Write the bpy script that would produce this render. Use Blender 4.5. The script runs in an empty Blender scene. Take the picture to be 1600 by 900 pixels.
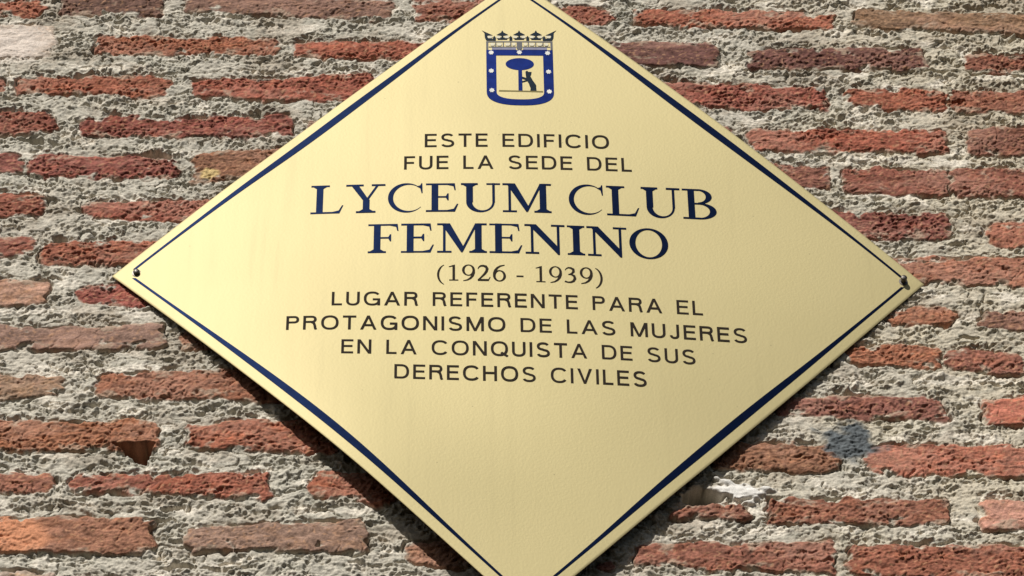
import bpy, bmesh, math
import numpy as np

# ---------------------------------------------------------------- camera, sky, sun, exposure
SC = bpy.context.scene
COL = SC.collection
H0 = 4.3                                   # height of the plaque's centre above the street
cam_d = bpy.data.cameras.new('camera')
cam_d.sensor_width = 36.0
cam_d.lens = 103.0147
cam_d.clip_start = 0.05
cam_d.clip_end = 2000.0
cam = bpy.data.objects.new('camera', cam_d)
COL.objects.link(cam)
from mathutils import Matrix, Vector
# rows of the camera's axes (right, up, back) in wall axes (u right, v up, z out of the wall)
R = np.array([[0.99938215, -0.01285034, 0.03271378],
              [-0.01030156, 0.78279419, 0.62219542],
              [-0.03360358, -0.622148, 0.78217816]])
CP = (-0.15735495, -2.71099115, 3.3886951)


def W(u, v, z):
    """wall axes -> world"""
    return (u, -z, v + H0)


mw = Matrix.Identity(4)
for k in range(3):
    mw[0][k], mw[1][k], mw[2][k] = R[k][0], -R[k][2], R[k][1]
mw.translation = Vector(W(*CP))
cam.matrix_world = mw
SC.camera = cam

SUN_SX, SUN_SV = 0.45, 0.85                # shadow travel right / down per unit of depth
sdir = Vector((-SUN_SX, -1.0, SUN_SV)).normalized()     # towards the sun
world = bpy.data.worlds.new('World')
SC.world = world
world.use_nodes = True
wn = world.node_tree
bg = wn.nodes['Background']
sky = wn.nodes.new('ShaderNodeTexSky')
sky.sky_type = 'NISHITA'
sky.sun_disc = False
sky.sun_elevation = math.asin(sdir.z)
sky.sun_rotation = math.atan2(sdir.x, sdir.y)
wn.links.new(sky.outputs[0], bg.inputs[0])
bg.inputs[1].default_value = 0.05
sun_d = bpy.data.lights.new('sun', 'SUN')
sun_d.energy = 5.0
sun_d.angle = math.radians(0.5)
sun_d.color = (1.0, 0.955, 0.88)
sun = bpy.data.objects.new('sun', sun_d)
COL.objects.link(sun)
sun.location = (-2, -5, 9)
sun.rotation_euler = sdir.to_track_quat('Z', 'Y').to_euler()
SC.view_settings.view_transform = 'Standard'
SC.view_settings.look = 'None'
SC.view_settings.exposure = -0.12
SC.view_settings.gamma = 1.0
SC.view_settings.use_curve_mapping = False


# ---------------------------------------------------------------- helpers
def lin(c):
    c = np.asarray(c, float) / 255.0
    return np.where(c <= 0.04045, c / 12.92, ((c + 0.055) / 1.055) ** 2.4)


def new_mat(name):
    m = bpy.data.materials.new(name)
    m.use_nodes = True
    nt = m.node_tree
    return m, nt, nt.nodes['Principled BSDF']


def node(nt, kind, **kw):
    n = nt.nodes.new(kind)
    for k, v in kw.items():
        setattr(n, k, v)
    return n


def obj(name, mesh, mat, parent=None, label=None):
    o = bpy.data.objects.new(name, mesh)
    COL.objects.link(o)
    if mat:
        mesh.materials.append(mat)
    if parent:
        o.parent = parent
    if label:
        o['label'] = label
    return o


def smoothstep(a, b, x):
    t = np.clip((x - a) / (b - a), 0, 1)
    return t * t * (3 - 2 * t)


_rng = np.random.RandomState(7)
_ang = _rng.rand(256, 256) * 2 * np.pi
_GX, _GY = np.cos(_ang).astype(np.float32), np.sin(_ang).astype(np.float32)


def perlin(x, y, seed=0):
    """gradient noise, about -1..1"""
    x = x + 37.13 * seed + 11.7
    y = y + 91.71 * seed + 5.3
    xi, yi = np.floor(x).astype(np.int32), np.floor(y).astype(np.int32)
    fx, fy = (x - xi).astype(np.float32), (y - yi).astype(np.float32)
    u = fx * fx * fx * (fx * (fx * 6 - 15) + 10)
    v = fy * fy * fy * (fy * (fy * 6 - 15) + 10)
    x0, y0, x1, y1 = xi & 255, yi & 255, (xi + 1) & 255, (yi + 1) & 255
    a = _GX[y0, x0] * fx + _GY[y0, x0] * fy
    b = _GX[y0, x1] * (fx - 1) + _GY[y0, x1] * fy
    c = _GX[y1, x0] * fx + _GY[y1, x0] * (fy - 1)
    d = _GX[y1, x1] * (fx - 1) + _GY[y1, x1] * (fy - 1)
    return ((a + (b - a) * u) * (1 - v) + (c + (d - c) * u) * v) * 1.5


# ---------------------------------------------------------------- brick wall
# left x, left top, left bottom, right x, right top, right bottom (metres from the plaque's centre), r, g, b, relief mm, smoothness
BRICKS = [
(-0.723,0.581,0.530,-0.559,0.578,0.530,118,78,68,0,.3),
(-0.529,0.587,0.546,-0.193,0.577,0.529,130,88,76,1,.5),
(-0.163,0.583,0.529,-0.004,0.575,0.527,155,80,60,2,.2),
(-0.891,0.505,0.439,-0.725,0.510,0.441,200,172,160,1,.7),
(-0.665,0.492,0.445,-0.372,0.490,0.453,165,86,56,1,.15),
(-0.351,0.481,0.448,-0.107,0.488,0.441,170,80,55,2,.2),
(-0.881,0.395,0.360,-0.796,0.395,0.362,150,75,60,0,.3),
(-0.783,0.398,0.362,-0.537,0.407,0.362,168,84,58,1,.15),
(-0.505,0.398,0.361,-0.221,0.415,0.353,168,78,58,2,.15),
(-0.873,0.323,0.273,-0.711,0.323,0.281,150,72,55,2,.2),
(-0.674,0.316,0.276,-0.347,0.327,0.278,150,68,56,2,.15),
(-0.864,0.245,0.193,-0.750,0.240,0.194,150,75,65,2,.4),
(-0.747,0.241,0.193,-0.514,0.237,0.192,150,70,60,2,.15),
(-0.496,0.247,0.182,-0.341,0.258,0.207,150,92,66,3,.4),
(-0.856,0.163,0.110,-0.709,0.156,0.112,160,80,60,3,.3),
(-0.656,0.144,0.116,-0.429,0.159,0.105,165,74,54,1,.15),
(-0.847,0.081,0.034,-0.717,0.075,0.038,155,78,62,2,.2),
(-0.713,0.066,0.020,-0.520,0.073,0.026,165,84,60,2,.1),
(-0.838,-0.002,-0.060,-0.692,-0.009,-0.052,190,132,110,4,.8),
(-0.653,-0.014,-0.053,-0.520,-0.008,-0.058,160,72,62,0,.15),
(-0.829,-0.094,-0.138,-0.517,-0.091,-0.139,152,108,95,4,.85),
(-0.502,-0.108,-0.138,-0.422,-0.102,-0.146,168,108,84,0,.2),
(-0.819,-0.175,-0.233,-0.656,-0.183,-0.222,165,122,98,3,.5),
(-0.610,-0.182,-0.224,-0.326,-0.173,-0.239,160,90,62,3,.15),
(-0.810,-0.264,-0.317,-0.513,-0.266,-0.318,168,96,62,4,.1),
(-0.476,-0.275,-0.317,-0.269,-0.258,-0.326,170,84,55,4,.15),
(-0.802,-0.349,-0.392,-0.654,-0.354,-0.385,160,92,72,2,.3),
(-0.633,-0.353,-0.385,-0.513,-0.359,-0.389,162,80,60,1,.15),
(-0.519,-0.359,-0.391,-0.352,-0.357,-0.404,168,82,58,4,.2),
(-0.303,-0.357,-0.398,-0.178,-0.346,-0.412,170,84,55,3,.15),
(-0.793,-0.425,-0.485,-0.510,-0.432,-0.489,165,100,74,6,.45),
(-0.469,-0.444,-0.484,-0.217,-0.434,-0.488,158,114,98,5,.7),
(-0.166,-0.465,-0.496,-0.071,-0.458,-0.510,172,112,88,1,.4),
(-0.784,-0.514,-0.562,-0.640,-0.517,-0.561,170,140,128,3,.6),
(0.057,0.570,0.525,0.157,0.565,0.527,165,84,64,1,.2),
(0.185,0.564,0.524,0.513,0.559,0.519,172,86,60,3,.15),
(0.546,0.568,0.523,0.911,0.559,0.512,148,104,76,4,.6),
(0.126,0.490,0.437,0.325,0.488,0.435,120,70,65,5,.75),
(0.370,0.479,0.433,0.655,0.485,0.434,118,66,60,3,.25),
(0.712,0.472,0.430,0.899,0.473,0.420,150,80,60,2,.2),
(0.214,0.406,0.353,0.491,0.399,0.347,160,74,58,2,.15),
(0.521,0.399,0.357,0.676,0.395,0.345,165,80,54,2,.15),
(0.679,0.395,0.348,0.889,0.396,0.343,158,86,64,2,.2),
(0.361,0.310,0.264,0.666,0.314,0.261,170,78,54,3,.15),
(0.698,0.317,0.259,0.877,0.317,0.251,142,80,64,4,.4),
(0.364,0.243,0.195,0.478,0.233,0.187,145,80,65,2,.2),
(0.499,0.230,0.179,0.663,0.232,0.175,150,75,58,3,.2),
(0.663,0.232,0.175,0.866,0.233,0.172,150,76,58,4,.2),
(0.445,0.147,0.086,0.657,0.140,0.087,140,67,57,3,.15),
(0.711,0.123,0.076,0.853,0.135,0.082,175,96,72,2,.4),
(0.544,0.053,0.006,0.842,0.055,-0.007,172,96,70,4,.5),
(0.541,-0.039,-0.073,0.642,-0.040,-0.078,170,96,65,2,.15),
(0.676,-0.045,-0.080,0.830,-0.036,-0.089,150,96,80,2,.3),
(0.473,-0.109,-0.146,0.618,-0.113,-0.158,172,94,62,2,.1),
(0.621,-0.115,-0.155,0.736,-0.124,-0.165,160,88,70,2,.4),
(0.368,-0.202,-0.239,0.613,-0.201,-0.248,150,82,70,2,.2),
(0.664,-0.208,-0.253,0.808,-0.197,-0.261,195,98,74,4,.6),
(0.262,-0.286,-0.332,0.450,-0.287,-0.344,150,92,65,4,.15),
(0.487,-0.289,-0.342,0.796,-0.286,-0.348,185,94,68,4,.4),
(0.198,-0.404,-0.420,0.318,-0.396,-0.426,150,84,65,7,.15),
(0.342,-0.384,-0.431,0.601,-0.383,-0.430,155,86,64,4,.2),
(0.634,-0.385,-0.438,0.784,-0.381,-0.438,208,130,110,6,.75),
(0.097,-0.492,-0.505,0.121,-0.491,-0.504,160,90,75,1,.2),
(0.152,-0.464,-0.500,0.431,-0.454,-0.511,155,84,65,3,.25),
(0.448,-0.462,-0.515,0.773,-0.459,-0.520,162,84,60,4,.3),]
ROWS = [(0.545, 0.550), (0.465, 0.467), (0.380, 0.381), (0.297, 0.289), (0.216, 0.206), (0.134, 0.119), (0.047, 0.026),
        (-0.032, -0.059), (-0.117, -0.140), (-0.204, -0.226), (-0.291, -0.314), (-0.370, -0.406), (-0.461, -0.485)]
rg = np.random.RandomState(21)
for k in range(1, 6):                       # courses above and below the photographed ones
    ROWS.append((0.545 + 0.082 * k, 0.550 + 0.082 * k))
    ROWS.append((-0.461 - 0.086 * k, -0.485 - 0.086 * k))
TONES = [(160, 80, 58), (150, 70, 57), (168, 86, 60), (135, 78, 66), (158, 110, 94), (148, 100, 74), (170, 92, 66)]
FILL = []
for ra, rb in ROWS:
    x = -1.45 + rg.rand() * 0.2
    while x < 1.4:
        ln = rg.uniform(0.25, 0.32)
        cuts = [(x, x + ln)]
        def vv(q):
            return ra + (rb - ra) * (q + 0.77) / 1.52
        for b in BRICKS:                    # keep clear of the courses already laid out
            bm_ = 0.25 * (b[1] + b[2] + b[4] + b[5])
            nxt = []
            for c in cuts:
                mid = 0.5 * (b[0] + b[3])
                if abs(bm_ - vv(mid)) < 0.045 and c[1] > b[0] - 0.022 and c[0] < b[3] + 0.022:
                    nxt += [(c[0], b[0] - 0.024), (b[3] + 0.024, c[1])]
                else:
                    nxt.append(c)
            cuts = [c for c in nxt if c[1] - c[0] > 0.07]
        hh = rg.uniform(0.019, 0.023)
        for c in cuts:
            t = TONES[rg.randint(len(TONES))]
            FILL.append((c[0], vv(c[0]) + hh, vv(c[0]) - hh, c[1], vv(c[1]) + hh, vv(c[1]) - hh, t[0], t[1], t[2], rg.randint(0, 4), 0.2))
        x += ln + rg.uniform(0.022, 0.035)


def axis(f0, f1, step, e0, e1):
    """fine steps over the photographed stretch, growing steps beyond it"""
    mid = np.arange(f0, f1, step)
    lo, hi, s, p = [], [], step, f0
    while p > e0:
        s = min(s * 1.06, 0.006); p -= s; lo.append(p)
    s, p = step, mid[-1]
    while p < e1:
        s = min(s * 1.06, 0.006); p += s; hi.append(p)
    return np.concatenate([lo[::-1], mid, hi])


us = axis(-0.86, 0.86, 0.00115, -1.25, 1.25)
vs = axis(-0.57, 0.62, 0.00115, -0.90, 0.95)
NU, NV = len(us), len(vs)
U, V = np.meshgrid(us.astype(np.float32), vs.astype(np.float32))
mm = 0.001


def n2(lu, lv, s, X=None, Y=None):
    return perlin((U if X is None else X) / (lu * mm), (V if Y is None else Y) / (lv * mm), s)


wu = 8.5 * mm * n2(48, 22, 1) + 3.6 * mm * n2(15, 9, 2) + 1.0 * mm * n2(6, 4, 3)
wv = 4.6 * mm * n2(60, 34, 4) + 3.8 * mm * n2(19, 10, 5) + 1.0 * mm * n2(7, 5, 6)
XW, YW = U + wu, V + wv
D = np.full(U.shape, -1.0, np.float32)       # distance inside the nearest brick's edge
RB = np.zeros(U.shape, np.float32)           # relief
SM = np.zeros(U.shape, np.float32)           # smoothness
BC = np.zeros(U.shape + (3,), np.float32)    # brick colour
TP = np.zeros(U.shape, np.float32)           # -1 bottom of the brick .. 1 top
for bi, b in enumerate(BRICKS + FILL):
    xl, lt, lb, xr, rt, rb_ = b[:6]
    m = 0.03
    i0, i1 = np.searchsorted(us, [xl - m, xr + m])
    j0, j1 = np.searchsorted(vs, [min(lb, rb_) - m, max(lt, rt) + m])
    if i1 - i0 < 2 or j1 - j0 < 2:
        continue
    sl = (slice(j0, j1), slice(i0, i1))
    x, y = XW[sl], YW[sl]
    f = np.clip((x - xl) / (xr - xl), 0, 1)
    top = lt + (rt - lt) * f
    bot = lb + (rb_ - lb) * f
    cy, hy = 0.5 * (top + bot), 0.5 * (top - bot)
    r = np.minimum(0.008 + 0.012 * ((bi * 7) % 5) / 4, hy * 0.95)
    qx = np.abs(x - 0.5 * (xl + xr)) - (0.5 * (xr - xl) - r)
    qy = np.abs(y - cy) - (hy - r)
    sd = np.hypot(np.maximum(qx, 0), np.maximum(qy, 0)) + np.minimum(np.maximum(qx, qy), 0) - r
    d = -sd
    w = d > D[sl]
    D[sl] = np.where(w, d, D[sl])
    RB[sl] = np.where(w, b[9] * mm, RB[sl])
    SM[sl] = np.where(w, b[10], SM[sl])
    TP[sl] = np.where(w, (y - cy) / hy, TP[sl])
    g_ = lin(b[6:9]); BC[sl][w] = g_ * 0.72 + 0.28 * g_.mean() * np.array([1.05, 1.0, 0.92])


def spot(cu, cv, ru, rv, soft=0.5, warp=1.0):
    """ragged elliptical patch, 1 inside"""
    q = np.hypot((U + warp * wu - cu) / ru, (V + warp * wv - cv) / rv)
    return 1 - smoothstep(1 - soft, 1.0 + soft * 0.3, q)


# --- relief
rough = (1 - SM) * (0.78 + 0.42 * np.tanh(2.5 * n2(110, 40, 58)))
cl = 0.5 + 0.5 * n2(90, 60, 7)
ridge = 1 - np.abs(n2(24, 11, 8, U + 0.9 * wv, V + 0.9 * wu)) * 2.0
lumps = np.tanh(2.2 * n2(19, 9.5, 48, XW, YW))
hm = (3.2 * n2(44, 18, 9) + 2.9 * (ridge - 0.5) * (0.45 + 0.9 * cl) + 1.8 * lumps + 2.2 * n2(9.5, 6, 10, XW, YW)
      + 1.7 * n2(5.4, 3.8, 11) * (1.3 - 0.6 * cl) + 0.75 * n2(2.9, 2.5, 12)) * mm
trow = smoothstep(-0.12, 0.38, n2(75, 26, 56, XW, YW) + 0.3 * n2(20, 12, 57))     # trowelled, smoother stretches
hm *= 1.22 - 0.80 * trow
hm -= 3.5 * mm * (1 - 0.8 * trow) * smoothstep(0.34, 0.62, n2(19, 7.5, 13, XW, YW))
hm -= 3.5 * mm * (1 - 0.7 * trow) * smoothstep(0.42, 0.6, n2(7, 4.5, 14, XW, YW))
fis = np.exp(-(n2(34, 13, 54, U + 1.2 * wv, V + 0.8 * wu) / 0.055) ** 2) * smoothstep(0.0, 0.35, n2(48, 30, 55))
hm -= 6.5 * mm * fis
fis2 = np.exp(-(n2(90, 30, 59, U + 1.5 * wv, V + 1.5 * wu) / 0.018) ** 2) * smoothstep(0.1, 0.3, n2(70, 50, 60))
hm -= 7.0 * mm * fis2
hm -= 0.6 * mm
hb = (1.9 * n2(28, 13, 15) + rough * (2.8 * n2(12, 5.6, 16, XW, YW) + 2.8 * n2(6, 4, 17, U + wv, YW) + 1.1 * n2(3.4, 2.8, 18))
      + SM * 0.45 * n2(3.4, 2.6, 19)) * mm
crk = np.exp(-(n2(26, 60, 51, XW, YW) / 0.05) ** 2) * smoothstep(0.15, 0.45, n2(90, 50, 52))
hb -= 2.5 * mm * crk
hb -= rough * 3.2 * mm * smoothstep(0.38, 0.62, n2(9, 5, 20, XW, YW))
hb += RB - 0.8 * mm - 2.2 * mm * np.exp(-np.maximum(D, 0) / (3.5 * mm))
mix = smoothstep(-1.0 * mm, 1.6 * mm, D)
# mortar smeared over the brick faces here and there
smear = smoothstep(0.10, 0.44, n2(40, 17, 22, XW, YW) + 0.25 * n2(9, 6, 49) - 0.038 * D / mm)
mixc = mix * (1 - smear)
Hh = hm * (1 - mixc) + hb * mixc
crev = np.exp(-((D + 0.6 * mm) / (1.7 * mm)) ** 2)
Hh -= crev * mm * (1.4 + 11.0 * smoothstep(0.0, 0.45, n2(62, 26, 23, XW, YW)) * (0.55 + 0.45 * np.sign(TP)))
Hh -= crev * mm * 9.0 * smoothstep(0.08, 0.45, n2(55, 30, 24, XW, YW)) * (0.5 - 0.5 * np.sign(TP))
# broken-out hollows: centre, half sizes, depth
for cu, cv, ru, rv, dp in ((-0.741, 0.268, 0.018, 0.009, 18), (-0.553, 0.240, 0.022, 0.006, 12),
                           (0.250, -0.385, 0.026, 0.020, 20), (-0.490, -0.414, 0.014, 0.006, 12), (-0.42, -0.512, 0.02, 0.004, 9), (0.690, 0.371, 0.014, 0.006, 10),
                           (-0.661, 0.312, 0.010, 0.005, 9), (-0.662, 0.128, 0.008, 0.007, 9), (-0.49, 0.357, 0.018, 0.005, 10),
                           (-0.497, 0.397, 0.014, 0.005, 9), (0.660, -0.095, 0.014, 0.005, 8),
                           (-0.505, -0.433, 0.022, 0.006, 12), (-0.475, -0.508, 0.026, 0.006, 12), (-0.68, 0.072, 0.012, 0.006, 7)):
    Hh -= 2.4 * dp * mm * spot(cu, cv, ru * 1.1, rv * 0.75, 0.2, 0.9)
tv = np.clip((-0.306 - V + 0.4 * wv) / 0.032, -1, 2)               # wedge broken out under a brick end
tri = np.abs(U + 0.4 * wu + 0.548 - 0.012 * tv) / (0.027 * np.maximum(1.05 - 0.85 * tv, 0.03))
tri = (1 - smoothstep(0.85, 1.1, tri)) * smoothstep(-0.08, 0.06, tv) * (1 - smoothstep(0.9, 1.05, tv))
Hh -= 0.05 * tri
patch = spot(0.469, -0.287, 0.044, 0.046, 0.45, 3.4)          # grey cement dab
lump = spot(0.305, -0.372, 0.044, 0.019, 0.25, 2.4)          # white plaster lump
Hp = (1.5 + 3.0 * n2(10, 7, 25, XW, YW) + 1.6 * n2(5, 4, 26) + 0.8 * n2(2.8, 2.5, 27)) * mm
Hh = Hh * (1 - patch) + Hp * patch
Hl = (6.0 + 2.4 * n2(26, 8, 28) + 0.8 * n2(9, 6, 29)) * mm
Hh = Hh * (1 - lump) + Hl * lump
# the wall is not flat: slow undulation and a slight belly
Hh += (2.5 * n2(420, 300, 30) + 1.5 * n2(160, 120, 31)) * mm - 3.6 * mm
Hh += 11.0 * mm * np.exp(-(((U + 0.44) / 0.17) ** 2 + ((V + 0.16) / 0.16) ** 2))
Hh += 10.0 * mm * np.exp(-(((U + 0.29) / 0.22) ** 2 + ((V + 0.37) / 0.2) ** 2))
Hh -= 4.0 * mm * np.exp(-(((U - 0.35) / 0.25) ** 2 + ((V + 0.28) / 0.22) ** 2))

Hh -= 4.5 * mm * (np.exp(-(((U + 0.60) / 0.05) ** 2 + (V / 0.04) ** 2)) + np.exp(-(((U - 0.60) / 0.05) ** 2 + (V / 0.04) ** 2)))

# --- own colours of mortar, brick, stains
tone = 0.5 + 0.5 * n2(210, 130, 32)
mc = lin((192, 187, 176)) * (1 - tone[..., None]) + lin((186, 185, 175)) * tone[..., None]
yel = smoothstep(0.30, 0.75, U + 0.25 * n2(160, 110, 33))[..., None] * 0.3
mc = mc * (1 - yel) + lin((200, 186, 156)) * yel
pal = smoothstep(0.22, 0.52, n2(58, 22, 34, XW, YW))
for cu, cv, ru, rv in ((0.545, 0.248, 0.10, 0.012), (0.67, 0.245, 0.035, 0.012), (0.65, 0.242, 0.02, 0.014), (0.51, 0.517, 0.028, 0.016), (0.54, 0.335, 0.03, 0.014),
                       (-0.49, 0.335, 0.014, 0.014), (-0.35, 0.507, 0.05, 0.01), (0.66, 0.052, 0.07, 0.007), (0.345, 0.435, 0.03, 0.02), (0.62, -0.275, 0.06, 0.008),
                       (-0.12, 0.483, 0.07, 0.008), (0.33, -0.40, 0.02, 0.02), (0.47, -0.375, 0.03, 0.01), (-0.40, -0.54, 0.05, 0.01)):
    pal = np.maximum(pal, spot(cu, cv, ru, rv, 0.5))
pal = pal[..., None] * 0.75
mc = mc * (1 - pal) + lin((226, 221, 210)) * pal
dirt = (smoothstep(0.0, 0.6, n2(120, 45, 61, XW, YW) + 0.35 * n2(18, 10, 62)) * 0.45)[..., None]      # brownish grime in patches
mc = mc * (1 - dirt) + lin((150, 138, 122)) * dirt
gry = (smoothstep(0.25, 0.55, n2(12, 8, 35, XW, YW)) * 0.45)[..., None]
mc = mc * (1 - gry) + lin((150, 150, 140)) * gry
mc = mc * (1.0 + 0.22 * n2(5, 4, 36) + 0.16 * n2(2.6, 2.3, 37))[..., None]
bc = BC * (1.0 + 0.22 * n2(70, 25, 38) + 0.40 * n2(11, 6, 39, XW, YW) + 0.18 * n2(24, 12, 53) + 0.26 * n2(4.2, 3.2, 40) + 0.16 * n2(2.5, 2.3, 41))[..., None]
orange = smoothstep(0.1, 0.6, n2(30, 12, 42, XW, YW))[..., None] * 0.35
bc = bc * (1 - orange) + bc * np.array([1.25, 1.08, 0.85]) * orange
grain = (smoothstep(0.28, 0.62, n2(6.2, 4.2, 43, U + wv, YW)) * 0.50)[..., None]
bc = bc * (1 - grain) + lin((196, 146, 116)) * grain
dark = (smoothstep(0.40, 0.7, n2(13, 7, 44)) * 0.5)[..., None]
bc = bc * (1 - dark) + bc * 0.4 * dark
dust = (smoothstep(-0.1, 0.6, n2(150, 60, 63, XW, YW) + 0.4 * n2(14, 8, 64)) * 0.34)[..., None]       # pale pinkish dust film
bc = bc * (1 - dust) + lin((186, 140, 126)) * dust
limy = (smoothstep(0.1, 0.6, n2(40, 16, 45, XW, YW) + 0.4 * n2(8, 5, 50) - 0.04 * D / mm + 0.20) * 0.68)[..., None]
bc = bc * (1 - limy) + lin((180, 154, 138)) * limy
Ck = np.clip(mc * np.array([0.91, 0.88, 0.85]) * (1 - mixc[..., None]) + bc * np.array([0.86, 0.94, 0.90]) * mixc[..., None], 0.004, 0.85)
st = spot(-0.468, 0.203, 0.018, 0.012, 0.4)[..., None]         # pale stone in a brick
Ck = Ck * (1 - st) + lin((196, 172, 122)) * st
pk = spot(-0.79, 0.468, 0.065, 0.045, 0.6)[..., None] * 0.8     # pinkish limewash left of the top
Ck = Ck * (1 - pk) + lin((214, 202, 192)) * pk
flat_end = (mixc * spot(-0.735, -0.462, 0.085, 0.04, 0.2))[..., None] * 0.8
Ck = Ck * (1 - flat_end) + lin((204, 142, 108)) * flat_end
pc = lin((90, 95, 98)) * (1 + 0.45 * n2(9, 6, 46))[..., None]
Ck = Ck * (1 - patch[..., None]) + pc * patch[..., None]
wc = lin((214, 211, 206)) * (1 + 0.1 * n2(12, 6, 47))[..., None]
Ck = Ck * (1 - lump[..., None]) + wc * lump[..., None]

wall_m, nt, bs = new_mat('brick_and_mortar')
at = node(nt, 'ShaderNodeAttribute', attribute_name='tint')
tc = node(nt, 'ShaderNodeTexCoord')
nz = node(nt, 'ShaderNodeTexNoise'); nz.inputs['Scale'].default_value = 620.0; nz.inputs['Detail'].default_value = 3.0
mr = node(nt, 'ShaderNodeMapRange'); mr.inputs[1].default_value = 0.3; mr.inputs[2].default_value = 0.7
mr.inputs[3].default_value = 0.82; mr.inputs[4].default_value = 1.18
mx = node(nt, 'ShaderNodeMix', data_type='RGBA', blend_type='MULTIPLY'); mx.inputs[0].default_value = 1.0
bp = node(nt, 'ShaderNodeBump'); bp.inputs['Strength'].default_value = 0.5; bp.inputs['Distance'].default_value = 0.0012
nt.links.new(tc.outputs['Object'], nz.inputs['Vector'])
nt.links.new(nz.outputs['Fac'], mr.inputs[0])
nt.links.new(at.outputs['Color'], mx.inputs[6])
nt.links.new(mr.outputs[0], mx.inputs[7])
nt.links.new(mx.outputs[2], bs.inputs['Base Color'])
nt.links.new(nz.outputs['Fac'], bp.inputs['Height'])
nt.links.new(bp.outputs[0], bs.inputs['Normal'])
bs.inputs['Roughness'].default_value = 0.92
bs.inputs['Specular IOR Level'].default_value = 0.2

co = np.stack([U, -Hh, V + H0], -1).reshape(-1, 3).astype(np.float32)
rgba = np.concatenate([Ck.reshape(-1, 3), np.ones((NU * NV, 1))], 1).astype(np.float32)
idx = np.arange(NU * NV).reshape(NV, NU)
quads = np.stack([idx[:-1, :-1], idx[:-1, 1:], idx[1:, 1:], idx[1:, :-1]], -1).reshape(-1, 4)
fc = lambda a: 0.25 * (a[:-1, :-1] + a[:-1, 1:] + a[1:, 1:] + a[1:, :-1]).reshape(-1)
which = np.where(fc(patch) > 0.5, 1, np.where(fc(lump) > 0.5, 2, 0))


def grid_mesh(name, faces, solid=False):
    used, inv = np.unique(faces.ravel(), return_inverse=True)
    f = inv.reshape(-1, 4)
    c, t = co[used], rgba[used]
    if solid:                                # the wall has a thickness: sides and back
        ring = np.concatenate([idx[0, :], idx[1:, -1], idx[-1, -2::-1], idx[-2:0:-1, 0]])
        rl = np.searchsorted(used, ring)
        back = co[ring].copy(); back[:, 1] = 0.28
        n0, k = len(c), len(ring)
        c = np.concatenate([c, back]); t = np.concatenate([t, rgba[ring]])
        a = np.arange(k); b = (a + 1) % k
        f = np.concatenate([f, np.stack([rl[b], rl[a], n0 + a, n0 + b], -1)])
    me = bpy.data.meshes.new(name)
    me.vertices.add(len(c)); me.vertices.foreach_set('co', c.ravel())
    me.loops.add(f.size); me.loops.foreach_set('vertex_index', f.ravel().astype(np.int32))
    me.polygons.add(len(f))
    me.polygons.foreach_set('loop_start', (np.arange(len(f)) * 4).astype(np.int32))
    me.update(calc_edges=True)
    me.polygons.foreach_set('use_smooth', np.ones(len(f), bool))
    ca = me.color_attributes.new('tint', 'FLOAT_COLOR', 'POINT')
    ca.data.foreach_set('color', t.ravel())
    return me


wall = obj('brick_wall', grid_mesh('brick_wall', quads[which == 0], True), wall_m)
wall['label'] = 'old wall of thin red bricks in thick rough grey mortar behind the gold plaque'
wall['category'] = 'wall'
obj('cement_patch', grid_mesh('cement_patch', quads[which == 1]), wall_m, wall, 'dark grey cement dab over mortar and brick ends')
obj('plaster_lump', grid_mesh('plaster_lump', quads[which == 2]), wall_m, wall, 'white plaster lump squeezed out beside the plaque')
del co, rgba

# ---------------------------------------------------------------- the plaque
A = 0.602                                   # half diagonal


def zs(u, v):
    """bowed sheet: bulges between its two screwed corners, slightly twisted, rim folded back"""
    q = 1 - (u / 0.6) ** 2
    z = 0.03756 * q + 0.10324 * u * v - 0.03103 * v * v - 0.00726 * v * q - 0.02187 * u * q
    d = (A - abs(u) - abs(v)) / 1.41421
    s, e = (v - u) / (2 * A), max(0.0, A + u + v) / 1.41421
    z += 0.0085 * math.exp(-((s + 0.08) / 0.24) ** 2) * math.exp(-(e / 0.13) ** 2)   # lower left edge is lifted a little
    z += 0.0007 * math.sin(13 * u + 5 * v + 1) + 0.0005 * math.sin(-9 * u + 17 * v) + 0.0004 * math.sin(31 * v + 8 * u)
    return z - 0.03 * max(0.0, 0.0145 - d) - 0.0006 * (max(0.0, 0.0026 - d) / 0.0026) ** 2


def P(u, v, off=0.0):
    return W(u, v, zs(u, v) + off)


plaque = bpy.data.objects.new('commemorative_plaque', None)
COL.objects.link(plaque)
plaque.empty_display_size = 0.05
plaque.location = W(0, 0, 0)
bpy.context.view_layer.update()
plaque['label'] = 'gold diamond shaped metal plaque with city crest and Spanish inscription on the brick wall'
plaque['category'] = 'plaque'
PO = Vector(W(0, 0, 0))


def part(name, bm, mat, parent=None, label=None, smooth=False):
    for v in bm.verts:
        v.co -= PO
    me = bpy.data.meshes.new(name)
    bmesh.ops.recalc_face_normals(bm, faces=bm.faces)
    bm.to_mesh(me)
    bm.free()
    if smooth:
        me.polygons.foreach_set('use_smooth', [True] * len(me.polygons))
    o = obj(name, me, mat, plaque if parent is None else parent, label)
    return o


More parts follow.
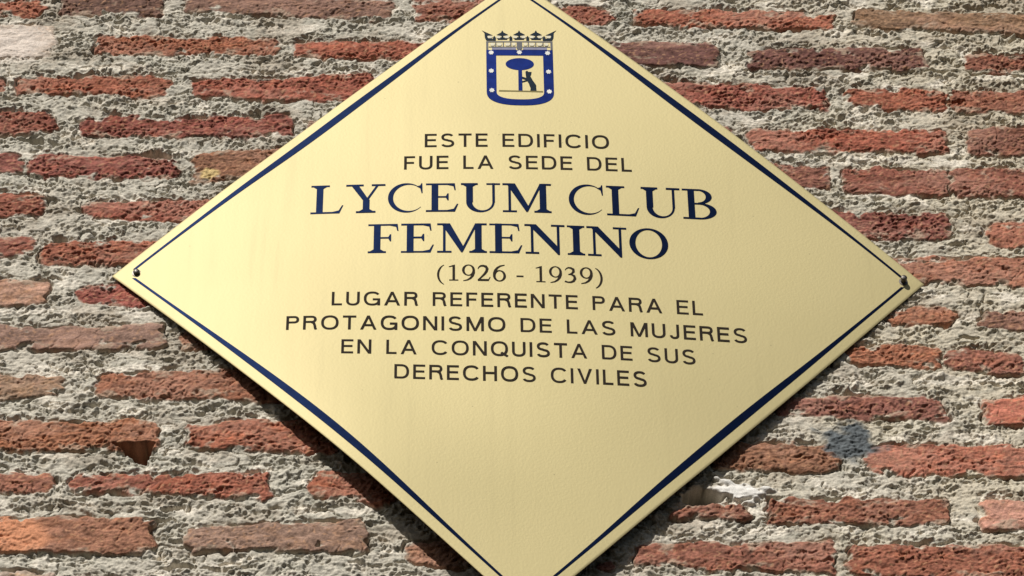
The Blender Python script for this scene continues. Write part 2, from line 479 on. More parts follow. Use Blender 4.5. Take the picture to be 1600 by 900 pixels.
# materials
gold_m, nt, bs = new_mat('satin_gold_sheet')
tc = node(nt, 'ShaderNodeTexCoord')
n1 = node(nt, 'ShaderNodeTexNoise'); n1.inputs['Scale'].default_value = 260.0; n1.inputs['Detail'].default_value = 2.0
n2_ = node(nt, 'ShaderNodeTexNoise'); n2_.inputs['Scale'].default_value = 6.0; n2_.inputs['Detail'].default_value = 4.0
mp = node(nt, 'ShaderNodeMapping'); mp.inputs['Scale'].default_value = (60.0, 60.0, 1.5)
n3 = node(nt, 'ShaderNodeTexNoise'); n3.inputs['Scale'].default_value = 1.0; n3.inputs['Detail'].default_value = 3.0
cr = node(nt, 'ShaderNodeValToRGB')
GOLD_A, GOLD_B = (0.470, 0.404, 0.204, 1), (0.482, 0.414, 0.212, 1)
cr.color_ramp.elements[0].position = 0.35; cr.color_ramp.elements[0].color = GOLD_A
cr.color_ramp.elements[1].position = 0.65; cr.color_ramp.elements[1].color = GOLD_B
rr = node(nt, 'ShaderNodeMapRange'); rr.inputs[1].default_value = 0.3; rr.inputs[2].default_value = 0.7
ROUGH = 0.66
rr.inputs[3].default_value = ROUGH - 0.005; rr.inputs[4].default_value = ROUGH + 0.005
bp = node(nt, 'ShaderNodeBump'); bp.inputs['Strength'].default_value = 0.22; bp.inputs['Distance'].default_value = 0.0008
nt.links.new(tc.outputs['Object'], n1.inputs['Vector'])
nt.links.new(tc.outputs['Object'], n2_.inputs['Vector'])
nt.links.new(tc.outputs['Object'], mp.inputs['Vector'])
nt.links.new(mp.outputs[0], n3.inputs['Vector'])
nt.links.new(n2_.outputs['Fac'], cr.inputs[0])
# faint vertical streaks and dust specks
sr = node(nt, 'ShaderNodeMapRange'); sr.inputs[1].default_value = 0.60; sr.inputs[2].default_value = 0.78
sr.inputs[3].default_value = 1.0; sr.inputs[4].default_value = 0.96
nt.links.new(n3.outputs['Fac'], sr.inputs[0])
vo = node(nt, 'ShaderNodeTexVoronoi'); vo.inputs['Scale'].default_value = 26.0
nt.links.new(tc.outputs['Object'], vo.inputs['Vector'])
dr = node(nt, 'ShaderNodeMapRange'); dr.inputs[1].default_value = 0.022; dr.inputs[2].default_value = 0.034
dr.inputs[3].default_value = 0.72; dr.inputs[4].default_value = 1.0
nt.links.new(vo.outputs['Distance'], dr.inputs[0])
m1 = node(nt, 'ShaderNodeMath', operation='MULTIPLY')
nt.links.new(sr.outputs[0], m1.inputs[0]); nt.links.new(dr.outputs[0], m1.inputs[1])
mx = node(nt, 'ShaderNodeMix', data_type='RGBA', blend_type='MULTIPLY'); mx.inputs[0].default_value = 1.0
nt.links.new(cr.outputs[0], mx.inputs[6]); nt.links.new(m1.outputs[0], mx.inputs[7])
nt.links.new(mx.outputs[2], bs.inputs['Base Color'])
nt.links.new(n3.outputs['Fac'], rr.inputs[0])
nt.links.new(rr.outputs[0], bs.inputs['Roughness'])
nt.links.new(n1.outputs['Fac'], bp.inputs['Height'])
nt.links.new(bp.outputs[0], bs.inputs['Normal'])
bs.inputs['Metallic'].default_value = 0.57
bs.inputs['Coat Weight'].default_value = 0.42
bs.inputs['Coat Roughness'].default_value = 0.55


def paint(name, col, rough=0.4, spec=0.5, metal=0.0):
    m, nt, bs = new_mat(name)
    tc = node(nt, 'ShaderNodeTexCoord')
    nz = node(nt, 'ShaderNodeTexNoise'); nz.inputs['Scale'].default_value = 90.0; nz.inputs['Detail'].default_value = 3.0
    cr = node(nt, 'ShaderNodeValToRGB')
    cr.color_ramp.elements[0].position = 0.3; cr.color_ramp.elements[0].color = tuple(c * 0.85 for c in col) + (1,)
    cr.color_ramp.elements[1].position = 0.7; cr.color_ramp.elements[1].color = tuple(min(1, c * 1.15) for c in col) + (1,)
    nt.links.new(tc.outputs['Object'], nz.inputs['Vector'])
    nt.links.new(nz.outputs['Fac'], cr.inputs[0])
    nt.links.new(cr.outputs[0], bs.inputs['Base Color'])
    bs.inputs['Roughness'].default_value = rough
    bs.inputs['Specular IOR Level'].default_value = spec
    bs.inputs['Metallic'].default_value = metal
    return m


navy_m = paint('navy_enamel', (0.0026, 0.0070, 0.026), 0.5, 0.10, 0.85)
blue_m = paint('blue_enamel', (0.006, 0.014, 0.085), 0.5, 0.10, 0.85)
ink_m = paint('dark_brown_enamel', (0.024, 0.018, 0.013), 0.65, 0.06)
green_m = paint('dark_green_enamel', (0.006, 0.016, 0.030), 0.5, 0.08)
olive_m = paint('olive_line_enamel', (0.16, 0.13, 0.03), 0.5, 0.3)
white_m = paint('silver_white_enamel', (0.64, 0.64, 0.60), 0.45, 0.4)
grey_m = paint('grey_mauve_enamel', (0.085, 0.088, 0.10), 0.5, 0.3)
lilac_m = paint('pale_lilac_enamel', (0.20, 0.20, 0.30), 0.5, 0.3)
back_m = paint('shadow_darkening_back', (0.02, 0.018, 0.015), 0.8, 0.1)  # unseen back, coloured dark so less bounce light fills the plaque's shadow
cream_m = paint('cream_enamel', (0.60, 0.56, 0.42), 0.45, 0.4)
steel_m = paint('dark_steel', (0.12, 0.11, 0.10), 0.45, 0.5, 1.0)

# the sheet: a grid turned 45 degrees, front, back and edges
N = 150
TH = 0.0016
bm = bmesh.new()
tt = sorted(set([i / N for i in range(N + 1)] + [0.0145 * 1.41421 / (2 * A) * q for q in (0.07, 0.14, 0.21, 0.3, 0.6, 1.0, 1.35)]
                + [1 - 0.0145 * 1.41421 / (2 * A) * q for q in (0.07, 0.14, 0.21, 0.3, 0.6, 1.0, 1.35)]))
n = len(tt)
front, back = [], []
for a in tt:
    for b in tt:
        u, v = A * (a - b), A * (a + b - 1)
        u = max(-A, min(A, u))
        p = P(u, v)
        front.append(bm.verts.new(p))
        back.append(bm.verts.new((p[0], p[1] + TH, p[2])))
for i in range(n - 1):
    for j in range(n - 1):
        q = (i * n + j, (i + 1) * n + j, (i + 1) * n + j + 1, i * n + j + 1)
        bm.faces.new([front[k] for k in q])
        bm.faces.new([back[k] for k in reversed(q)]).material_index = 1
rim = [i for i in range(n)] + [j * n + n - 1 for j in range(1, n)] + [(n - 1) * n + i for i in range(n - 2, -1, -1)] + [j * n for j in range(n - 2, 0, -1)]
for k in range(len(rim)):
    a, b = rim[k], rim[(k + 1) % len(rim)]
    bm.faces.new((front[a], front[b], back[b], back[a]))
sheet = part('plate', bm, gold_m, smooth=True)
sheet.data.materials.append(back_m)
sheet.data.set_sharp_from_angle(angle=math.radians(50))

# border stripes, swelling towards the middle of each side
OFF = 0.0005
for su, sv in ((-1, 1), (1, 1), (1, -1), (-1, -1)):
    bm = bmesh.new()
    m0 = 0.0153
    rows = []
    K = 90
    for i in range(K + 1):
        s = -0.4872 + (0.4872 + 0.4730) * i / K
        t = 0.0036 + 0.0085 * (math.cos(math.pi * s / 0.92) ** 2 if abs(s) < 0.46 else 0)
        row = []
        for e in (0.0, 0.5, 1.0):
            d = m0 + t * e
            # s along the side, d inside the edge
            q = (A - d * 1.41421) / 2
            half = q + s * A * (1 - d * 1.41421 / A) / 0.4872 * 0.5 * 0.9985
            uu, vv_ = half, 2 * q - half
            row.append((su * uu, sv * vv_))
        rows.append(row)
    tops = [[bm.verts.new(P(u, v, OFF)) for u, v in r] for r in rows]
    lows = [[bm.verts.new(P(u, v, -0.0003)) for u, v in r] for r in rows]
    for i in range(K):
        for e in range(2):
            bm.faces.new((tops[i][e], tops[i + 1][e], tops[i + 1][e + 1], tops[i][e + 1]))
        for e in (0, 2):
            bm.faces.new((tops[i][e], tops[i + 1][e], lows[i + 1][e], lows[i][e]))
    for i in (0, K):
        bm.faces.new((tops[i][0], tops[i][1], tops[i][2], lows[i][2], lows[i][0]))
    part('border_stripe', bm, navy_m, smooth=False)


# --- lettering: strokes and shapes are cut to slabs that follow the sheet
class Slabs:
    def __init__(self, base=0.00045):
        self.bm = bmesh.new()
        self.k = 0
        self.base = base

    def strip(self, left, right, close=False):
        """quads between two rails of (u, v)"""
        off = self.base + 0.00003 * (self.k % 12)
        self.k += 1
        tl = [self.bm.verts.new(P(u, v, off)) for u, v in left]
        tr = [self.bm.verts.new(P(u, v, off)) for u, v in right]
        ll = [self.bm.verts.new(P(u, v, -0.0003)) for u, v in left]
        lr = [self.bm.verts.new(P(u, v, -0.0003)) for u, v in right]
        m = len(left)
        for i in range(m if close else m - 1):
            j = (i + 1) % m
            self.bm.faces.new((tl[i], tl[j], tr[j], tr[i]))
            self.bm.faces.new((tl[i], tl[j], ll[j], ll[i]))
            self.bm.faces.new((tr[i], tr[j], lr[j], lr[i]))
        if not close:
            for i in (0, m - 1):
                self.bm.faces.new((tl[i], tr[i], lr[i], ll[i]))

    def poly(self, pts):
        off = self.base + 0.00003 * (self.k % 12)
        self.k += 1
        t = [self.bm.verts.new(P(u, v, off)) for u, v in pts]
        l = [self.bm.verts.new(P(u, v, -0.0003)) for u, v in pts]
        self.bm.faces.new(t)
        for i in range(len(pts)):
            j = (i + 1) % len(pts)
            self.bm.faces.new((t[i], t[j], l[j], l[i]))


def rails(pts, w):
    """rails of a polyline with mitred corners; w constant or one per point"""
    pts = [Vector(p) for p in pts]
    m = len(pts)
    ws = [w] * m if not isinstance(w, (list, tuple)) else list(w)
    L_, R_ = [], []
    for i in range(m):
        a = (pts[i] - pts[i - 1]).normalized() if i > 0 else (pts[1] - pts[0]).normalized()
        b = (pts[i + 1] - pts[i]).normalized() if i < m - 1 else a
        na, nb = Vector((-a.y, a.x)), Vector((-b.y, b.x))
        mt = (na + nb).normalized()
        k = ws[i] / 2 / max(0.35, mt.dot(na))
        L_.append(tuple(pts[i] + mt * k)); R_.append(tuple(pts[i] - mt * k))
    return L_, R_


def arc(cx, cy, rx, ry, a0, a1, n=28, p=2.0):
    out = []
    for i in range(n + 1):
        t = math.radians(a0 + (a1 - a0) * i / n)
        c, s = math.cos(t), math.sin(t)
        out.append((cx + rx * math.copysign(abs(c) ** (2 / p), c), cy + ry * math.copysign(abs(s) ** (2 / p), s)))
    return out


# sans capitals as centre lines, cap height 1
S_ = 0.134
h = S_ / 2
def sans(ch):
    q = 2.35
    if ch == 'E': return 0.60, [[(0.60, 1 - h), (h, 1 - h), (h, h), (0.60, h)], [(h, 0.525), (0.56, 0.525)]]
    if ch == 'F': return 0.55, [[(0.55, 1 - h), (h, 1 - h), (h, 0)], [(h, 0.50), (0.50, 0.50)]]
    if ch == 'L': return 0.52, [[(h, 1), (h, h), (0.52, h)]]
    if ch == 'T': return 0.66, [[(0, 1 - h), (0.66, 1 - h)], [(0.33, 1 - h), (0.33, 0)]]
    if ch == 'I': return S_, [[(h, 0), (h, 1)]]
    if ch == 'H': return 0.70, [[(h, 0), (h, 1)], [(0.70 - h, 0), (0.70 - h, 1)], [(h, 0.53), (0.70 - h, 0.53)]]
    if ch == 'N': return 0.70, [[(h, 0), (h, 1)], 'P', [(0, 1), (0.155, 1), (0.70, 0), (0.545, 0)], [(0.70 - h, 0), (0.70 - h, 1)]]
    if ch == 'M': return 0.86, [[(h, 0), (h, 1)], 'P', [(0, 1), (0.165, 1), (0.49, 0), (0.37, 0)], 'P', [(0.86, 1), (0.695, 1), (0.37, 0), (0.49, 0)], [(0.86 - h, 0), (0.86 - h, 1)]]
    if ch == 'V': return 0.74, ['P', [(0, 1), (0.145, 1), (0.43, 0), (0.31, 0)], 'P', [(0.595, 1), (0.74, 1), (0.43, 0), (0.31, 0)]]
    if ch == 'A': return 0.80, ['P', [(0, 0), (0.14, 0), (0.465, 1), (0.335, 1)], 'P', [(0.66, 0), (0.80, 0), (0.465, 1), (0.335, 1)], [(0.19, 0.31), (0.61, 0.31)]]
    if ch == 'O': return 0.86, [arc(0.43, 0.5, 0.43 - h, 0.515 - h, 0, 360, 44, q)]
    if ch == 'Q': return 0.86, [arc(0.43, 0.5, 0.43 - h, 0.515 - h, 0, 360, 44, q), [(0.52, 0.24), (0.84, -0.03)]]
    if ch == 'C': return 0.80, [arc(0.43, 0.5, 0.43 - h, 0.515 - h, 38, 322, 40, q)]
    if ch == 'G': return 0.82, [arc(0.43, 0.5, 0.43 - h, 0.515 - h, 40, 322, 40, q) + [(0.755, 0.30), (0.755, 0.44), (0.45, 0.44)], [(0.755, 0.0), (0.755, 0.40)]]
    if ch == 'U': return 0.68, [[(h, 1), (h, 0.36)] + arc(0.34, 0.34, 0.34 - h, 0.355 - h, 180, 360, 22, q) + [(0.68 - h, 0.36), (0.68 - h, 1)]]
    if ch == 'J': return 0.50, [arc(0.24, 0.27, 0.24 - h, 0.285 - h, 190, 360, 20, q) + [(0.48 - h, 0.4), (0.48 - h, 1)]]
    if ch == 'D': return 0.74, [[(h, h), (h, 1 - h), (0.34, 1 - h)] + arc(0.34, 0.5, 0.40 - h, 0.5 - h, 90, -90, 26, q)[1:-1] + [(0.34, h), (h * 0.2, h)]]
    if ch == 'P': return 0.63, [[(h, 0), (h, 1 - h), (0.38, 1 - h)] + arc(0.38, 0.735, 0.25 - h, 0.265 - h, 90, -90, 18, q)[1:-1] + [(0.38, 0.47 + h), (h, 0.47 + h)]]
    if ch == 'R': return 0.68, [[(h, 0), (h, 1 - h), (0.40, 1 - h)] + arc(0.40, 0.745, 0.26 - h, 0.255 - h, 90, -90, 18, q)[1:-1] + [(0.40, 0.49 + h), (h, 0.49 + h)],
                                [(0.40, 0.55), (0.53, 0.46), (0.575, 0.30), (0.60, 0.10), (0.64, 0)]]
    if ch == 'S':
        t = arc(0.345, 0.735, 0.29 - h * 0.6, 0.28 - h, 28, 262, 22, 2.2)
        b = arc(0.345, 0.265, 0.335 - h, 0.28 - h, 80, -160, 24, 2.2)
        return 0.69, [t + b]
    return 0.34, []


def sans_line(name, text, u0, u1, vb, vt, mat, label):
    """text fitted between u0..u1, baseline vb, cap line vt"""
    x, items = 0.0, []
    for ch in text:
        w, st = sans(ch)
        items.append((x, st))
        x += w + 0.205
    x -= 0.205
    k, c = (u1 - u0) / x, vt - vb
    sl, words, ws = Slabs(), text.split(), []
    for ch, (x0, st) in zip(text, items):
        if ch == ' ':
            ws.append(sl); sl = Slabs()
            continue
        ispoly = False
        for pl in st:
            f = lambda q: (u0 + (x0 + q[0]) * k, vb + q[1] * c)
            if pl == 'P':
                ispoly = True
                continue
            if ispoly:
                sl.poly([f(q) for q in pl]); ispoly = False
                continue
            closed = len(pl) > 6 and math.dist(pl[0], pl[-1]) < 1e-6
            if closed:
                pl = pl[:-1]
                L_, R_ = rails([pl[-1]] + pl + [pl[0]], S_)
                L_, R_ = L_[1:-1], R_[1:-1]
            else:
                L_, R_ = rails(pl, S_)
            sl.strip([f(q) for q in L_], [f(q) for q in R_], closed)
    for wd, s in zip(words, ws + [sl]):
        part(name, s.bm, mat, label=label + ' ' + wd)


# roman capitals and figures as filled shapes, cap height 1
def roman(ch):
    T, t, sf = 0.182, 0.070, 0.055
    polys, strips = [], []
    def box(x0, x1, y0, y1): polys.append([(x0, y0), (x1, y0), (x1, y1), (x0, y1)])
    def serif(x0, x1, y, up, s0=None, s1=None):
        """thin serif from x0 to x1 at y; brackets to the stem s0..s1"""
        if up: box(x0, x1, y, y + sf)
        else: box(x0, x1, y - sf, y)
        if s0 is not None:
            y1, y2 = (y + sf, y + 0.12) if up else (y - sf, y - 0.12)
            polys.append([(s0 - 0.09, y1), (s1 + 0.09, y1), (s1, y2), (s0, y2)] if up else [(s0, y2), (s1, y2), (s1 + 0.09, y1), (s0 - 0.09, y1)])
    def ring(o, i): strips.append((o, i))
    if ch in 'LEF':
        box(0.17, 0.17 + T, 0, 1)
        if ch == 'L':
            serif(0.02, 0.52, 1, False, 0.17, 0.17 + T); box(0.02, 0.80, 0, sf)
            polys.append([(0.60, sf * 0.9), (0.80, 0.0), (0.90, 0.28), (0.865, 0.28), (0.78, 0.10)])
            return 0.92, polys, strips
        box(0.02, 0.78, 1 - sf, 1)
        polys.append([(0.58, 1 - sf * 0.9), (0.76, 0.90), (0.79, 0.76), (0.825, 0.76), (0.80, 1.0)])
        box(0.17 + T, 0.60, 0.495, 0.545)
        polys.append([(0.545, 0.52), (0.60, 0.40), (0.632, 0.40), (0.632, 0.64), (0.60, 0.64)])
        if ch == 'E':
            box(0.02, 0.80, 0, sf)
            polys.append([(0.58, sf * 0.9), (0.80, 0.0), (0.89, 0.27), (0.855, 0.27), (0.77, 0.10)])
            return 0.92, polys, strips
        serif(0.02, 0.50, 0, True, 0.17, 0.17 + T)
        return 0.84, polys, strips
    if ch == 'I':
        box(0.17, 0.17 + T, 0, 1); serif(0.02, 0.485, 0, True, 0.17, 0.17 + T); serif(0.02, 0.485, 1, False, 0.17, 0.17 + T)
        return 0.505, polys, strips
    if ch == 'Y':
        polys.append([(0.14, 0.98), (0.34, 0.98), (0.635, 0.44), (0.47, 0.44)])
        polys.append([(0.835, 0.98), (0.90, 0.98), (0.60, 0.42), (0.545, 0.45)])
        box(0.47, 0.47 + T, 0, 0.46)
        serif(0.01, 0.48, 1, False); serif(0.70, 1.07, 1, False); serif(0.29, 0.815, 0, True, 0.47, 0.47 + T)
        return 1.08, polys, strips
    if ch == 'U':
        box(0.15, 0.15 + T, 0.33, 1); box(0.855, 0.855 + t, 0.33, 1)
        ring(arc(0.5335, 0.34, 0.3835, 0.36, 180, 360), arc(0.585, 0.34, 0.27, 0.295, 180, 360))
        serif(0.01, 0.465, 1, False, 0.15, 0.15 + T); serif(0.70, 1.07, 1, False)
        return 1.08, polys, strips
    if ch == 'M':
        box(0.175, 0.175 + t, 0, 0.97); box(1.02, 1.02 + T, 0, 1)
        polys.append([(0.12, 1), (0.36, 1), (0.735, 0.17), (0.66, 0.0)])
        polys.append([(1.03, 1), (1.10, 1), (0.69, 0.0), (0.65, 0.08)])
        serif(0.02, 0.40, 0, True); serif(0.87, 1.335, 0, True, 1.02, 1.02 + T)
        serif(0.02, 0.25, 1, False); serif(1.08, 1.335, 1, False)
        return 1.35, polys, strips
    if ch == 'N':
        box(0.165, 0.165 + t, 0, 0.95); box(0.86, 0.86 + t, 0, 1)
        polys.append([(0.09, 1), (0.31, 1), (0.922, 0.20), (0.922, -0.02), (0.885, -0.02)])
        serif(0.02, 0.38, 0, True); serif(0.71, 1.07, 1, False); serif(0.0, 0.20, 1, False)
        return 1.08, polys, strips
    if ch == 'C':
        o = arc(0.53, 0.5, 0.50, 0.52, 42, 322, 44); i = arc(0.60, 0.5, 0.43, 0.465, 50, 315, 44)
        ring(o, i)
        polys.append([(0.80, 0.90), (0.90, 0.83), (0.935, 0.66), (0.965, 0.66), (0.955, 1.01), (0.925, 1.01), (0.90, 0.94)])
        return 1.0, polys, strips
    if ch == 'O':
        ring(arc(0.54, 0.5, 0.52, 0.52, 0, 360, 56)[:-1], arc(0.54, 0.5, 0.355, 0.468, 0, 360, 56)[:-1])
        return 1.08, polys, strips
    if ch == 'B':
        box(0.17, 0.17 + T, 0, 1); box(0.02, 0.48, 1 - sf, 1); box(0.02, 0.50, 0, sf); box(0.30, 0.50, 0.49, 0.54)
        ring(arc(0.45, 0.755, 0.38, 0.245, 90, -90), arc(0.45, 0.755, 0.215, 0.198, 90, -90))
        ring(arc(0.47, 0.27, 0.47, 0.27, 90, -90), arc(0.47, 0.27, 0.285, 0.222, 90, -90))
        return 0.97, polys, strips
    def rib(pts, ws): strips.append(rails(pts, ws))
    if ch == '1':
        box(0.34, 0.47, 0.02, 0.97); polys.append([(0.15, 0.84), (0.34, 0.88), (0.47, 0.99), (0.43, 0.99), (0.15, 0.875)])
        serif(0.17, 0.64, 0, True)
        return 0.76, polys, strips
    if ch in '96':
        o, i = arc(0.37, 0.66, 0.33, 0.345, 0, 360, 40)[:-1], arc(0.37, 0.66, 0.20, 0.295, 0, 360, 40)[:-1]
        tail = [(0.635, 0.66), (0.63, 0.50), (0.58, 0.32), (0.47, 0.16), (0.32, 0.05), (0.10, -0.01)]
        ws = [0.13, 0.14, 0.125, 0.10, 0.07, 0.03]
        if ch == '6':
            g = lambda q: (0.74 - q[0], 0.99 - q[1])
            o, i, tail = [g(q) for q in o], [g(q) for q in i], [g(q) for q in tail]
        ring(o, i); rib(tail, ws)
        return 0.76, polys, strips
    if ch == '2':
        rib([(0.06, 0.74), (0.10, 0.84), (0.20, 0.93), (0.33, 0.945), (0.47, 0.89), (0.535, 0.76), (0.50, 0.60), (0.40, 0.43), (0.25, 0.25), (0.10, 0.09)],
            [0.03, 0.05, 0.08, 0.10, 0.135, 0.14, 0.13, 0.11, 0.08, 0.06])
        box(0.05, 0.60, 0, 0.11); polys.append([(0.55, 0.02), (0.60, 0.0), (0.70, 0.24), (0.665, 0.24)])
        return 0.76, polys, strips
    if ch == '3':
        rib([(0.08, 0.79), (0.14, 0.89), (0.25, 0.95), (0.38, 0.93), (0.50, 0.85), (0.51, 0.71), (0.42, 0.59), (0.24, 0.51)],
            [0.03, 0.05, 0.07, 0.10, 0.13, 0.13, 0.09, 0.04])
        rib([(0.24, 0.535), (0.40, 0.53), (0.54, 0.44), (0.575, 0.29), (0.50, 0.13), (0.36, 0.05), (0.22, 0.045), (0.05, 0.10)],
            [0.04, 0.08, 0.12, 0.14, 0.12, 0.09, 0.07, 0.08])
        return 0.76, polys, strips
    if ch == '(':
        rib(arc(0.62, 0.36, 0.48, 0.66, 112, 248, 20), [0.03 + 0.085 * math.sin(math.pi * i / 20) for i in range(21)])
        return 0.50, polys, strips
    if ch == ')':
        rib(arc(-0.12, 0.36, 0.48, 0.66, 68, -68, 20), [0.03 + 0.085 * math.sin(math.pi * i / 20) for i in range(21)])
        return 0.46, polys, strips
    if ch == '-':
        box(0.06, 0.42, 0.28, 0.37)
        return 0.48, polys, strips
    return 0.36, polys, strips


def roman_line(name, text, u0, u1, vb, vt, mat, label, gap=0.035):
    x, items = 0.0, []
    for ch in text:
        w, po, st = roman(ch)
        items.append((x, po, st))
        x += w + gap
    x -= gap
    k, c = (u1 - u0) / x, vt - vb
    sl, words, ws = Slabs(), text.split(), []
    for ch, (x0, po, st) in zip(text, items):
        if ch == ' ':
            ws.append(sl); sl = Slabs()
            continue
        f = lambda q: (u0 + (x0 + q[0]) * k, vb + q[1] * c)
        for pl in po:
            sl.poly([f(q) for q in pl])
        for a, b in st:
            sl.strip([f(q) for q in a], [f(q) for q in b], len(a) in (40, 56) and math.dist(a[0], a[-1]) < 0.2)
    for wd, s in zip(words, ws + [sl]):
        part(name, s.bm, mat, label=label + ' ' + wd)


sans_line('inscription_word', 'ESTE EDIFICIO', -0.1425, 0.1385, 0.2312, 0.2582, ink_m, 'small dark sans capitals reading')
sans_line('inscription_word', 'FUE LA SEDE DEL', -0.1735, 0.1715, 0.1860, 0.2130, ink_m, 'small dark sans capitals reading')
roman_line('inscription_word', 'LYCEUM CLUB', -0.3135, 0.2985, 0.0990, 0.1565, navy_m, 'large navy roman capitals reading')
roman_line('inscription_word', 'FEMENINO', -0.2265, 0.2215, 0.0192, 0.0755, navy_m, 'large navy roman capitals reading')
roman_line('inscription_word', '(1926 - 1939)', -0.1255, 0.1215, -0.0335, -0.0035, ink_m, 'dark roman figures reading', 0.03)
sans_line('inscription_word', 'LUGAR REFERENTE PARA EL', -0.2760, 0.2660, -0.0816, -0.0560, ink_m, 'small dark sans capitals reading')
sans_line('inscription_word', 'PROTAGONISMO DE LAS MUJERES', -0.3405, 0.3290, -0.1269, -0.1013, ink_m, 'small dark sans capitals reading')
sans_line('inscription_word', 'EN LA CONQUISTA DE SUS', -0.2600, 0.2510, -0.1713, -0.1455, ink_m, 'small dark sans capitals reading')
sans_line('inscription_word', 'DERECHOS CIVILES', -0.1835, 0.1780, -0.2161, -0.1900, ink_m, 'small dark sans capitals reading')

# --- city crest
def E(x, y):
    """crest drawing units -> plate"""
    return (0.0048 + x * 0.001003, 0.4829 - y * 0.001398)


def crest(name, mat, polys=(), strips=(), parent=None, base=0.00045, label=None):
    sl = Slabs(base)
    for pl in polys:
        sl.poly([E(*q) for q in pl])
    for a, b, c in strips:
        sl.strip([E(*q) for q in a], [E(*q) for q in b], c)
    return part(name, sl.bm, mat, parent, label)


def outline(hw, ytop, yside, ybot, nb=26):
    """shield outline: straight top and sides, rounded foot"""
    pts = [(-hw, ytop + (yside - ytop) * i / 6) for i in range(7)]
    pts += [(hw * x, yside + (ybot - yside) * y) for x, y in arc(0, 0, 1, 1, 180, 0, nb, 2.45)[1:-1]]
    pts += [(hw, yside + (ytop - yside) * i / 6) for i in range(7)]
    pts += [(hw - 2 * hw * i / 8, ytop) for i in range(1, 8)]
    return pts


shield = crest('shield', blue_m, strips=[(outline(52, 32.5, 97, 117.5), outline(36.6, 41, 97, 108.3), True)], label='blue shield border of the city crest')
for x, y in ((-44.3, 36.7), (-0.3, 36.2), (43.8, 37.3), (-44.5, 65), (44.5, 66), (-44, 95), (44.8, 96)):
    r = 4.3
    pts = []
    for k in range(14):                     # seven-pointed star, small on the border
        a = math.radians(90 + k * 360 / 14)
        rr_ = r if k % 2 == 0 else r * 0.72
        pts.append((x + rr_ * 1.05 * math.cos(a), y - rr_ * 0.82 * math.sin(a)))
    crest('star', white_m, [pts], parent=shield, base=0.0009)
tree = crest('strawberry_tree', blue_m, [arc(0, 54.3, 22, 9.2, 0, 360, 40)[:-1], [(-2.6, 62), (3.2, 62), (3.4, 95), (-2.8, 95)]])
bear = crest('bear', green_m, [[(8.5, 66.0), (11.0, 64.2), (13.0, 66.2), (18.0, 66.2), (17.4, 70.5), (15.8, 73), (9.2, 74)],
                              [(9.2, 73), (16.0, 72.5), (19.5, 79), (24.8, 86.5), (24.6, 91), (16.2, 92), (13.4, 84), (10.2, 79)],
                              [(3.2, 73.5), (9.8, 75.5), (10.6, 79), (3.2, 76.8)],
                              [(16.2, 90.5), (24.7, 90), (25, 95), (15.4, 95)], [(3.2, 80.5), (10.6, 78.4), (11.2, 80.4), (3.2, 82.6)]])
crest('ground_line', olive_m, [[(-33, 94.4), (35, 95.2), (35, 97.0), (-33, 96.4)]])
crown = crest('crown', grey_m, [[(-52, 20), (-48.6, 20), (-48.6, 32.3), (-52, 32.3)], [(48.6, 20), (52, 20), (52, 32.3), (48.6, 32.3)],
                                [(-52, 18.4), (52, 18.4), (52, 20.4), (-52, 20.4)], [(-48, 27.0), (48, 27.0), (48, 28.3), (-48, 28.3)],
                                [(-4.2, 20), (4.2, 20), (4.2, 30.5), (2, 32.2), (-2, 32.2), (-4.2, 30.5)]], base=0.0004)
crest('crown_strip', lilac_m, [[(-43, 28.8), (-5.6, 28.8), (-5.6, 32), (-43, 32)], [(5.6, 28.8), (43, 28.8), (43, 32), (5.6, 32)]], parent=crown)
for x in (-37.0, -25.0, -13.4, 14.0, 25.6, 37.0):
    crest('crown_bar', grey_m, [[(x - 0.8, 20.4), (x + 0.8, 20.4), (x + 0.8, 27.1), (x - 0.8, 27.1)]], parent=crown)
jw = []
for x, w in ((-42, 4.4), (-31.5, 5), (-18.3, 5), (-8.9, 3.2), (9.3, 3.6), (19.5, 5), (31.8, 5), (42.0, 4.0)):
    w *= 0.86; jw.append([(x - w, 23.7), (x - w * 0.6, 21.6), (x + w * 0.6, 21.6), (x + w, 23.7), (x + w * 0.6, 26.0), (x - w * 0.6, 26.0)])
crest('crown_jewels', cream_m, jw, parent=crown, base=0.0008)
fl = []
for cx in (-26.3, 0, 26.3):
    fl += [[(cx - 2.6, 5.4), (cx, 1.0), (cx + 2.6, 5.4)], [(cx - 9.2, 8.4), (cx - 3.2, 5.0), (cx + 3.2, 5.0), (cx + 9.2, 8.4), (cx + 3, 9.6), (cx - 3, 9.6)],
           [(cx - 1.4, 9), (cx + 1.4, 9), (cx + 1.6, 15), (cx - 1.6, 15)]]
    fl += [[(cx - 7.5, 14.2), (cx - 1.4, 12.4), (cx + 1.4, 12.4), (cx + 7.5, 14.2), (cx + 7.5, 16.2), (cx - 7.5, 16.2)]]
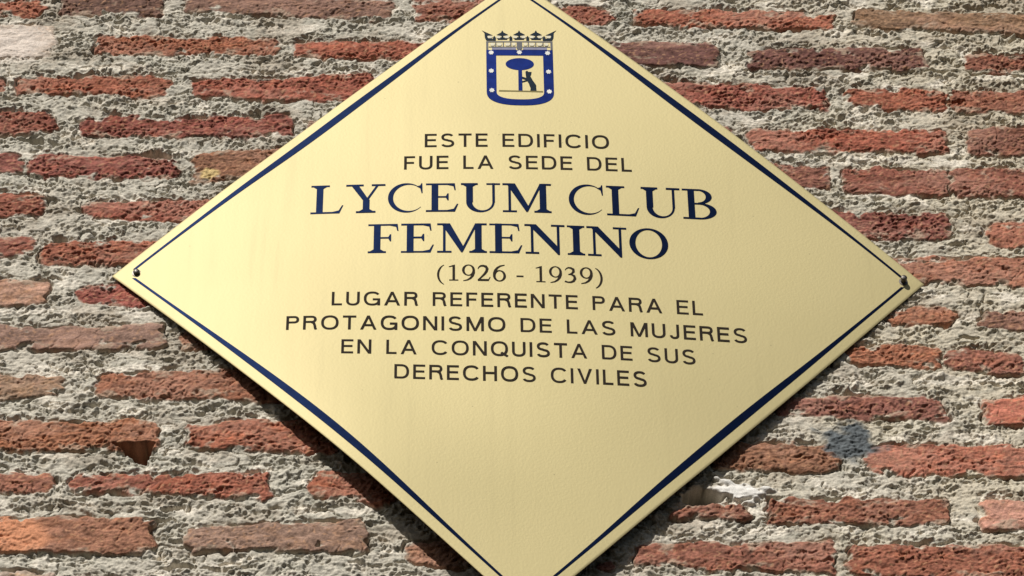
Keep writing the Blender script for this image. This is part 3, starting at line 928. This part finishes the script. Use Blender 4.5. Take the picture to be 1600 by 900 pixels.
for sx in (-1, 1):
    fl += [[(sx * 58.5, 1.0), (sx * 41.5, 9.0), (sx * 50.5, 9.4)], [(sx * 54.5, 4), (sx * 50, 7), (sx * 49.5, 17.5), (sx * 51.5, 17.5), (sx * 53.8, 13)],
           [(sx * 53, 12.5), (sx * 50, 11), (sx * 40, 15.6), (sx * 40, 17.6), (sx * 50, 17.6)]]
for cx in (-39, -13.2, 13.2, 39):
    fl += [[(cx - 2.4, 13.2), (cx, 9.8), (cx + 2.4, 13.2), (cx + 2.2, 17.6), (cx - 2.2, 17.6)]]
crest('crown_fleurons', green_m, fl, parent=crown)
crest('crown_pearls', cream_m, [[(x - 4.0, 11.6), (x - 2.8, 10.2), (x + 2.8, 10.2), (x + 4.0, 11.6), (x + 2.6, 14.0), (x - 2.6, 14.0)]
                                for x in (-46, -32.6, -19.6, -6.6, 6.6, 19.6, 32.6, 46)], parent=crown, base=0.0009)

# --- two screws through the side corners
for u, v, stick in ((-0.5657, 0.0008, 0.0055), (0.5708, 0.0015, 0.011)):
    zb = zs(u, v)
    r = 0.0047
    bm = bmesh.new()
    prof = [(r * 0.86, -0.03), (r * 0.86, stick - 0.003), (r, stick - 0.003), (r, stick - 0.0012), (r * 0.86, stick), (r * 0.45, stick + 0.0009), (0.0, stick + 0.0011)]
    ring_ = []
    K = 20
    for rad, z in prof:
        if rad == 0:
            ring_.append([bm.verts.new(W(u, v, zb + z))])
        else:
            ring_.append([bm.verts.new(W(u + rad * math.cos(2 * math.pi * i / K), v + rad * math.sin(2 * math.pi * i / K), zb + z)) for i in range(K)])
    for a, b in zip(ring_, ring_[1:]):
        for i in range(K):
            j = (i + 1) % K
            if len(b) == 1:
                bm.faces.new((a[i], a[j], b[0]))
            else:
                bm.faces.new((a[i], a[j], b[j], b[i]))
    sc = part('screw', bm, steel_m)
    bm = bmesh.new()                        # washer under the head
    rr_ = [(0.0041, 0.0002), (0.0066, 0.0002), (0.0066, 0.0008), (0.0041, 0.0010)]
    lay = [[bm.verts.new(W(u + q * math.cos(2 * math.pi * i / K), v + q * math.sin(2 * math.pi * i / K), zb + z)) for i in range(K)] for q, z in rr_]
    for k in range(4):
        a, b = lay[k], lay[(k + 1) % 4]
        for i in range(K):
            j = (i + 1) % K
            bm.faces.new((a[i], a[j], b[j], b[i]))
    part('washer', bm, steel_m, sc)
